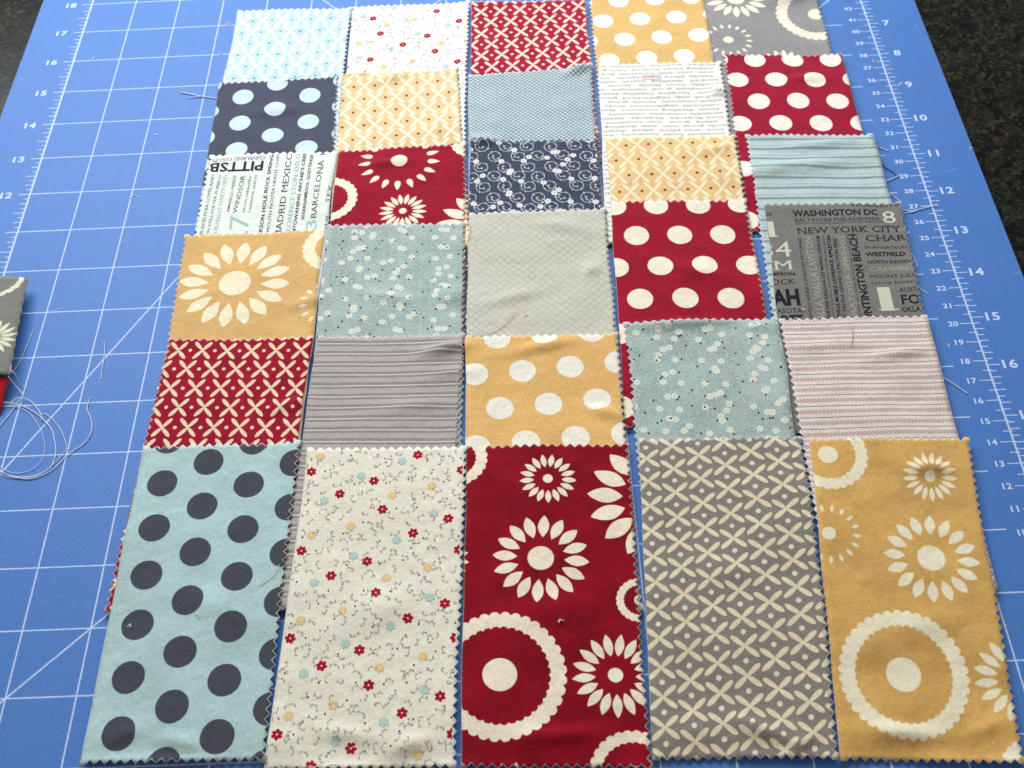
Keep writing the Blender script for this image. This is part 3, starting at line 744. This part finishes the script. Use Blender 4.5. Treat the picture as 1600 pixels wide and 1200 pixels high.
# typewritten words, upside down
d = Decal(SWS[4, 2]); sw = SWS[4, 2]; rnd = random.Random(11)
words = 'family household dwelling locality neighborhood meeting place fireside abode house hearth village group among assemble ground with kindred community town home'.split()
ty = SL - .085; k = 0
while ty > .1:
    x = SW - .02 - rnd.uniform(0, .25)
    while x > .1:
        wd = rnd.choice(words); L = len(wd) * .080
        box = k in (3, 17, 26) and .55 < x - L < 1.4 and x - L < 1.1
        c = 't'
        d.text('r' if (box and not d.__dict__.get('b%d' % k)) else c, wd, (x, ty), (x - L, ty), .056, .004, True, local=True)
        if box and not d.__dict__.get('b%d' % k):
            d.__dict__['b%d' % k] = 1; a, b2, lo, hi = x + .03, x - L - .03, ty + .025, ty - .085
            d.line('r', [(a, lo), (b2, lo)], .010); d.line('r', [(b2, lo), (b2, hi)], .010); d.line('r', [(b2, hi), (a, hi)], .010); d.line('r', [(a, hi), (a, lo)], .010)
        x -= L + rnd.uniform(.06, .14)
    ty -= .121; k += 1
d.finish('printed_typewriting', {'t': ink_of('typewriter_ink', lin(160, 154, 154)), 'r': ink_of('red_type_ink', lin(190, 96, 112))})

# ------------------------------------------------------------------ the sewn strip poking in at the left edge, raised off the mat
def strip_mat(name, base, layers, sw): return cloth_mat(name, sw, base, layers, .08, (.6, .57, .52), 'R', .10)
class Panel(Swatch):
    """print frame for the strip: u to the right, v up, five inches tall"""
    def __init__(s, x1, ytop, zz):
        s.x1, s.ytop, s.zz = x1, ytop, zz
        s.BL = Vector((x1 - SW, ytop - SL)); s.BR = Vector((x1, ytop - SL)); s.TL = Vector((x1 - SW, ytop)); s.TR = Vector((x1, ytop))
        s.col = 1; s.row = 6
    def loc(s, px, py):
        p = at(px, py, s.zz); return p[0] - s.BL.x, p[1] - s.BL.y
strip = bpy.data.objects.new('sewn_strip', None); COL.objects.link(strip)
zt_ = .30
TRc = at(41, 430, zt_); BRc = at(14, 583, zt_); RBc = at(-4, 640, .15)
strip.location = (TRc[0] * S, TRc[1] * S, 0); strip.empty_display_size = .02
tag(strip, 'sewn strip of grey daisy cloth joined to red cloth at the left edge', 'fabric strip')
def panel_mesh(name, corners, mats, frame, teeth=False, bulge=.03):
    (TL, TRq, BRq, BL) = [Vector(c) for c in corners]; n = 26; th = .014
    ver, uv, fc = [], [], []
    for lay in (0, 1):
        for j in range(n):
            for i in range(n):
                a, b = i / (n - 1), j / (n - 1)
                p = (TL * (1 - a) + TRq * a) * (1 - b) + (BL * (1 - a) + BRq * a) * b
                p.z += bulge * math.sin(a * 5 + b * 4) * .5 - .05 * smooth(.86, 1, a) - th * lay
                if i == n - 1: p.x += .012 * math.sin(j * 2.2)
                uv.append((p.x - frame.BL.x, p.y - frame.BL.y))
                ver.append((p.x * S - strip.location.x, p.y * S - strip.location.y, p.z * S))
    I = lambda i, j, l: l * n * n + j * n + i
    for j in range(n - 1):
        for i in range(n - 1):
            fc.append((I(i, j, 0), I(i, j + 1, 0), I(i + 1, j + 1, 0), I(i + 1, j, 0)))
            fc.append((I(i + 1, j, 1), I(i + 1, j + 1, 1), I(i, j + 1, 1), I(i, j, 1)))
    rim = [(i, 0) for i in range(n)] + [(n - 1, j) for j in range(1, n)] + [(i, n - 1) for i in range(n - 2, -1, -1)] + [(0, j) for j in range(n - 2, 0, -1)]
    for k in range(len(rim)):
        a, b = rim[k], rim[(k + 1) % len(rim)]; fc.append((I(*b, 1), I(*a, 1), I(*a, 0), I(*b, 0)))
    me = bpy.data.meshes.new(name); me.from_pydata(ver, [], fc); ul = me.uv_layers.new(name='print')
    for li, lp in enumerate(me.loops): ul.data[li].uv = uv[lp.vertex_index]
    for p in me.polygons: p.use_smooth = len(p.vertices) == 4
    return link(name, me, mats, parent=strip)
fr = Panel(TRc[0] + .2, TRc[1] + .1, zt_)
gm = cloth_mat('grey_daisy_cotton', fr, lin(128, 126, 120), [(p_motifs(fr, [('r', -6, 432, 6, 34, 42, 20), ('f', -10, 528, 6, 8, 36, 16)], .016), lin(220, 216, 192))], .06, (.5, .48, .44), '', .1)
bigx = 2.6
panel_mesh('grey_panel', [(TRc[0] - bigx, TRc[1] + .05, zt_), (*TRc, zt_), (*BRc, zt_), (BRc[0] - bigx, BRc[1], zt_)], gm, fr)
fr2 = Panel(BRc[0] + .2, BRc[1], .3)
rm = cloth_mat('red_strip_cotton', fr2, lin(172, 30, 44), [], .10, (.5, .3, .3), '', .1)
panel_mesh('red_panel', [(BRc[0] - bigx, BRc[1] - .012, zt_ - .03), (BRc[0] - .03, BRc[1] - .012, zt_ - .03), (RBc[0], RBc[1], .09), (RBc[0] - bigx, RBc[1], .09)], rm, fr2, bulge=.02)
# folded seam allowances hold the strip up
panel_mesh('seam_fold', [(TRc[0] - bigx, TRc[1] - .3, .15), (TRc[0] - .45, TRc[1] - .3, .15), (BRc[0] - .45, BRc[1] - .6, .10), (BRc[0] - bigx, BRc[1] - .6, .10)], rm, fr2, bulge=.03)
panel_mesh('seam_fold', [(TRc[0] - bigx, TRc[1] - .5, .07), (TRc[0] - .6, TRc[1] - .5, .07), (BRc[0] - .6, BRc[1] - .8, .06), (BRc[0] - bigx, BRc[1] - .8, .06)], gm, fr, bulge=.03)

# ------------------------------------------------------------------ threads and lint
def thread_mat(name, c):
    mt = bpy.data.materials.new(name); mt.use_nodes = True; t = mt.node_tree; t.nodes.remove(t.nodes['Principled BSDF'])
    d_ = t.nodes.new('ShaderNodeBsdfDiffuse'); l_ = t.nodes.new('ShaderNodeBsdfTranslucent'); x_ = t.nodes.new('ShaderNodeMixShader')
    n_ = t.nodes.new('ShaderNodeTexNoise'); n_.inputs['Scale'].default_value = 900; m_ = t.nodes.new('ShaderNodeMix'); m_.data_type = 'RGBA'
    m_.inputs[6].default_value = (*[v * .9 for v in c], 1); m_.inputs[7].default_value = (*c, 1); t.links.new(n_.outputs[0], m_.inputs[0])
    for q_ in (d_, l_): t.links.new(m_.outputs[2], q_.inputs['Color'])
    x_.inputs[0].default_value = .22; t.links.new(d_.outputs[0], x_.inputs[1]); t.links.new(l_.outputs[0], x_.inputs[2])
    t.links.new(x_.outputs[0], t.nodes['Material Output'].inputs['Surface']); return mt
thread_m = thread_mat('white_cotton_thread', (.93, .95, .97))
cream_m = flat_mat('cream_cotton_thread', lin(226, 214, 190), .8, .2); dark_m = flat_mat('dark_cotton_thread', lin(70, 60, 80), .8, .2)
def spline(pts, n=7):
    P_ = [Vector(p) for p in pts]; P_ = [P_[0] * 2 - P_[1]] + P_ + [P_[-1] * 2 - P_[-2]]; out = []
    for i in range(1, len(P_) - 2):
        for k in range(n):
            t = k / n; a, b, c, d_ = P_[i - 1:i + 3]
            out.append(.5 * ((2 * b) + (c - a) * t + (2 * a - 5 * b + 4 * c - d_) * t * t + (3 * b - a - 3 * c + d_) * t ** 3))
    return out + [P_[-2]]
def tube_mesh(name, paths, r, org):
    ver, fc = [], []
    for pts in paths:
        base = len(ver); n = 6
        for i, p in enumerate(pts):
            tdir = (pts[min(i + 1, len(pts) - 1)] - pts[max(i - 1, 0)]); tdir = tdir.normalized() if tdir.length > 0 else Vector((1, 0, 0))
            s1 = tdir.cross(Vector((0, 0, 1))); s1 = s1.normalized() if s1.length > .01 else Vector((1, 0, 0)); s2 = tdir.cross(s1)
            for k in range(n):
                a = 2 * math.pi * k / n; ver.append((p + (s1 * math.cos(a) + s2 * math.sin(a)) * r) * S - org)
        for i in range(len(pts) - 1):
            for k in range(n):
                q = (k + 1) % n; fc.append((base + i * n + k, base + i * n + q, base + (i + 1) * n + q, base + (i + 1) * n + k))
        fc.append(tuple(base + k for k in range(n))); fc.append(tuple(base + (len(pts) - 1) * n + k for k in reversed(range(n))))
    me = bpy.data.meshes.new(name); me.from_pydata(ver, [], fc)
    for p in me.polygons: p.use_smooth = True
    return me
def thread(pts, label, r=.0085, mat=None, name='sewing_thread', group=None, z=None):
    """pts: photo pixels with a height above the mat"""
    P3 = [(*at(p[0], p[1], p[2] if len(p) > 2 else .02), p[2] if len(p) > 2 else .02) for p in pts]
    org = Vector((P3[0][0] * S, P3[0][1] * S, 0))
    o = link(name, tube_mesh(name, [spline(P3)], r * .88, org), mat or thread_m, loc=org)
    tag(o, label, 'thread', group); return o
q = lambda x, y, z=.02: (x / 7.5, 620 + y / 7.5, z)
thread([q(-60, 55, .1), q(0, 63, .08), q(130, 72, .06), q(260, 105), q(370, 160), q(440, 205), q(530, 290), q(605, 385), q(640, 520), q(655, 640), q(620, 780), q(560, 850), q(420, 920), q(250, 940), q(100, 915), q(0, 870), q(-80, 800)],
       'long white thread looping in a big arc at the left edge of the mat')
thread([q(1060, 0), q(1030, 90), q(1022, 150), q(1060, 240), q(1078, 330), q(1065, 420), q(1000, 530), q(860, 630), q(760, 710), q(640, 830), q(500, 915), q(330, 962), q(140, 930), q(10, 880), q(-80, 820)],
       'wavy white thread running from the diagonal grid line down to the left edge')
thread([q(120, 75, .05), q(190, 18, .06), q(260, 8, .05), q(350, 45, .03), q(430, 130), q(490, 230), q(480, 268)], 'short hooked white thread inside the big loop', .0075)
thread([q(470, 192), q(540, 205), q(620, 270), q(700, 370), q(750, 480), q(778, 570)], 'thin white thread curving right of the big loop', .006)
thread([q(-60, 70, .08), q(10, 80, .06), q(120, 95, .04), q(240, 130), q(350, 195), q(420, 290), q(480, 400), q(520, 540), q(520, 660), q(470, 770), q(370, 850), q(240, 890), q(110, 880), q(-20, 800)],
       'fine white strand inside the big thread arc at the left edge', .005)
thread([q(0, 905), q(90, 935), q(200, 952), q(330, 950), q(450, 915), q(560, 850), q(650, 760), q(720, 690), q(775, 610), q(770, 520)],
       'fine white strand along the bottom of the thread arc rising to the grid line', .005)
thread([(15, 577, .36), (24, 585, .25), (30, 598, .06)], 'short white thread end hanging at the corner of the sewn strip', .009)
thread([(13, 588, .3), (24, 602, .12), (35, 615, .04)], 'straight white thread end leaving the red cloth of the sewn strip', .009)
thread([q(260, -10, .03), q(170, 120), q(80, 240), q(0, 335), q(-60, 400)], 'straight white thread crossing the shadow of the sewn strip', .0085)
thread([(164, 532), (163, 556), (159, 580), (158, 592)], 'short white thread lying across a grid line by the diagonal', .007)
thread([(53, 514), (40, 545), (30, 567), (18, 583, .05)], 'faint straight thread beside the sewn strip', .006)
thread([(281, 144), (296, 146.5), (316, 150.5), (341, 154)], 'white thread sticking out left of the slate dotted swatch', .012)
thread([(292, 153), (304, 151.5), (318, 150.2)], 'tiny white fibre crossing the thread left of the slate dots', .009)
thread([(1370, 226, .05), (1376, 231), (1388, 235)], 'short white thread at the aqua striped swatch near number 31', .009)
thread([(1380, 283.5, .05), (1392, 280), (1405, 274)], 'white thread pointing to number 29 on the mat', .010)
thread([(1372, 250, .05), (1384, 262), (1394, 268), (1401, 275)], 'dark thread beside the striped swatch near number 29', .010, dark_m)
thread([(1387, 300, .05), (1397, 307), (1407, 315)], 'short white thread slanting down near number 28', .008)
thread([(1402, 327, .1), (1412, 328), (1424, 330), (1440, 326), (1465, 319.5)], 'long white thread from the city name swatch across the ruler at 27', .010)
thread([(1402, 331, .1), (1414, 332.5), (1424, 331.5), (1432, 329)], 'white thread doubled against the long one near 27', .009)
thread([(1421, 392, .05), (1428, 402), (1433.5, 416)], 'thin white thread beside WESTFIELD lettering', .007)
thread([(1434, 447, .05), (1441, 453), (1449, 458)], 'tiny white thread beside OKLAHOMA lettering', .007)
thread([(1472, 588, .05), (1490, 600), (1511, 614)], 'straight white thread right of the pink striped swatch', .009)
thread([(1464, 556, .05), (1466, 565), (1464, 571)], 'very short fibre at the edge of the pink striped swatch', .007)
def over(px, py, c, r, lift=.015):
    sw = SWS[c, r]; u, v = sw.loc(px, py); return sw.z(u, v) + lift
def sthread(pts, c, r, label, rad=.008, mat=None):
    thread([(x, y, over(x, y, c, r, l)) for x, y, l in pts], label, rad, mat)
sthread([(731, 528, .015), (745, 522, .03), (762, 518, .04), (785, 505, .05), (806, 481, .06)], 3, 4, 'cream thread curling over the pale grey swatch', .009, cream_m)
sthread([(437, 882, .04), (425, 895, .05), (405, 912, .03)], 1, 6, 'pale thread at the right edge of the slate dotted swatch', .008, cream_m)
sthread([(444, 128, .02), (452, 123, .04), (466, 120.5, .05), (484, 119.5, .04)], 1, 1, 'white thread on the pale aqua petal swatch', .010)
sthread([(728, 344, .03), (733, 350, .05), (734, 362, .05), (730, 375, .03)], 3, 4, 'cream thread between the aqua and the pale grey swatch', .008, cream_m)
sthread([(1332, 514, .02), (1333, 525, .03), (1330, 540, .02)], 5, 5, 'red fibre lying on the pink striped swatch', .0042, ink_of('red_ink', RED))

# lint: short curled wisps, each where it lies
def lint(px, py, size, label, where=None):
    rnd = random.Random(int(px * 7 + py)); z0 = .006 if where is None else over(px, py, *where, .006)
    cx, cy = at(px, py, z0); paths = []; a0 = rnd.uniform(0, 6.28)
    for k2 in range(3):
        a = a0 + rnd.uniform(-.7, .7); p = Vector((cx + rnd.uniform(-.012, .012), cy + rnd.uniform(-.012, .012), z0)); pts = [p.copy()]; t = rnd.uniform(-.5, .5)
        for k in range(5):
            a += t; p = p + Vector((math.cos(a), math.sin(a), 0)) * size * .26; p.z = z0 + k2 * .004; pts.append(p.copy())
        paths.append(pts)
    org = Vector((cx * S, cy * S, 0))
    tag(link('lint_wisp', tube_mesh('lint_wisp', paths, .0052, org), thread_m, loc=org), label, 'lint')
for a in ((246, 211, .06, 'small white lint wisp on the bare mat left of the slate dotted swatch'),
          (355, 40, .10, 'white lint wisp on the mat beside the top left swatch near line 17'),
          (348, 84, .10, 'white lint wisp on line 16 just left of the pale aqua swatch'),
          (145, 93, .07, 'faint lint wisp on line 16 near the left ruler'),
          (209, 305, .10, 'longer white lint wisp on the mat left of the city name swatch'),
          (1519, 231, .06, 'white lint speck near the right edge of the mat beside number 11'),
          (1408, 131, .05, 'tiny lint speck touching the white line of the right ruler'),
          (1364, 94, .06, 'tiny lint speck between the crimson dotted swatch and the right ruler'),
          (1479, 540, .06, 'lint wisp beside 19, right of the pink striped swatch'),
          (311, 957, .06, 'white lint wisp beside a slate dot on the aqua swatch', (1, 6)),
          (204, 974, .05, 'white lint wisp inside a slate dot at the left of the aqua swatch', (1, 6)),
          (819, 495, .06, 'white lint wisp near the cream thread on the pale grey swatch', (3, 4)),
          (1255, 482, .05, 'white lint speck among the lettering left of HUNTINGTON BEACH', (5, 4)),
          (874, 967, .05, 'white lint speck above the scalloped ring on the crimson daisy swatch', (3, 6))): lint(*a)
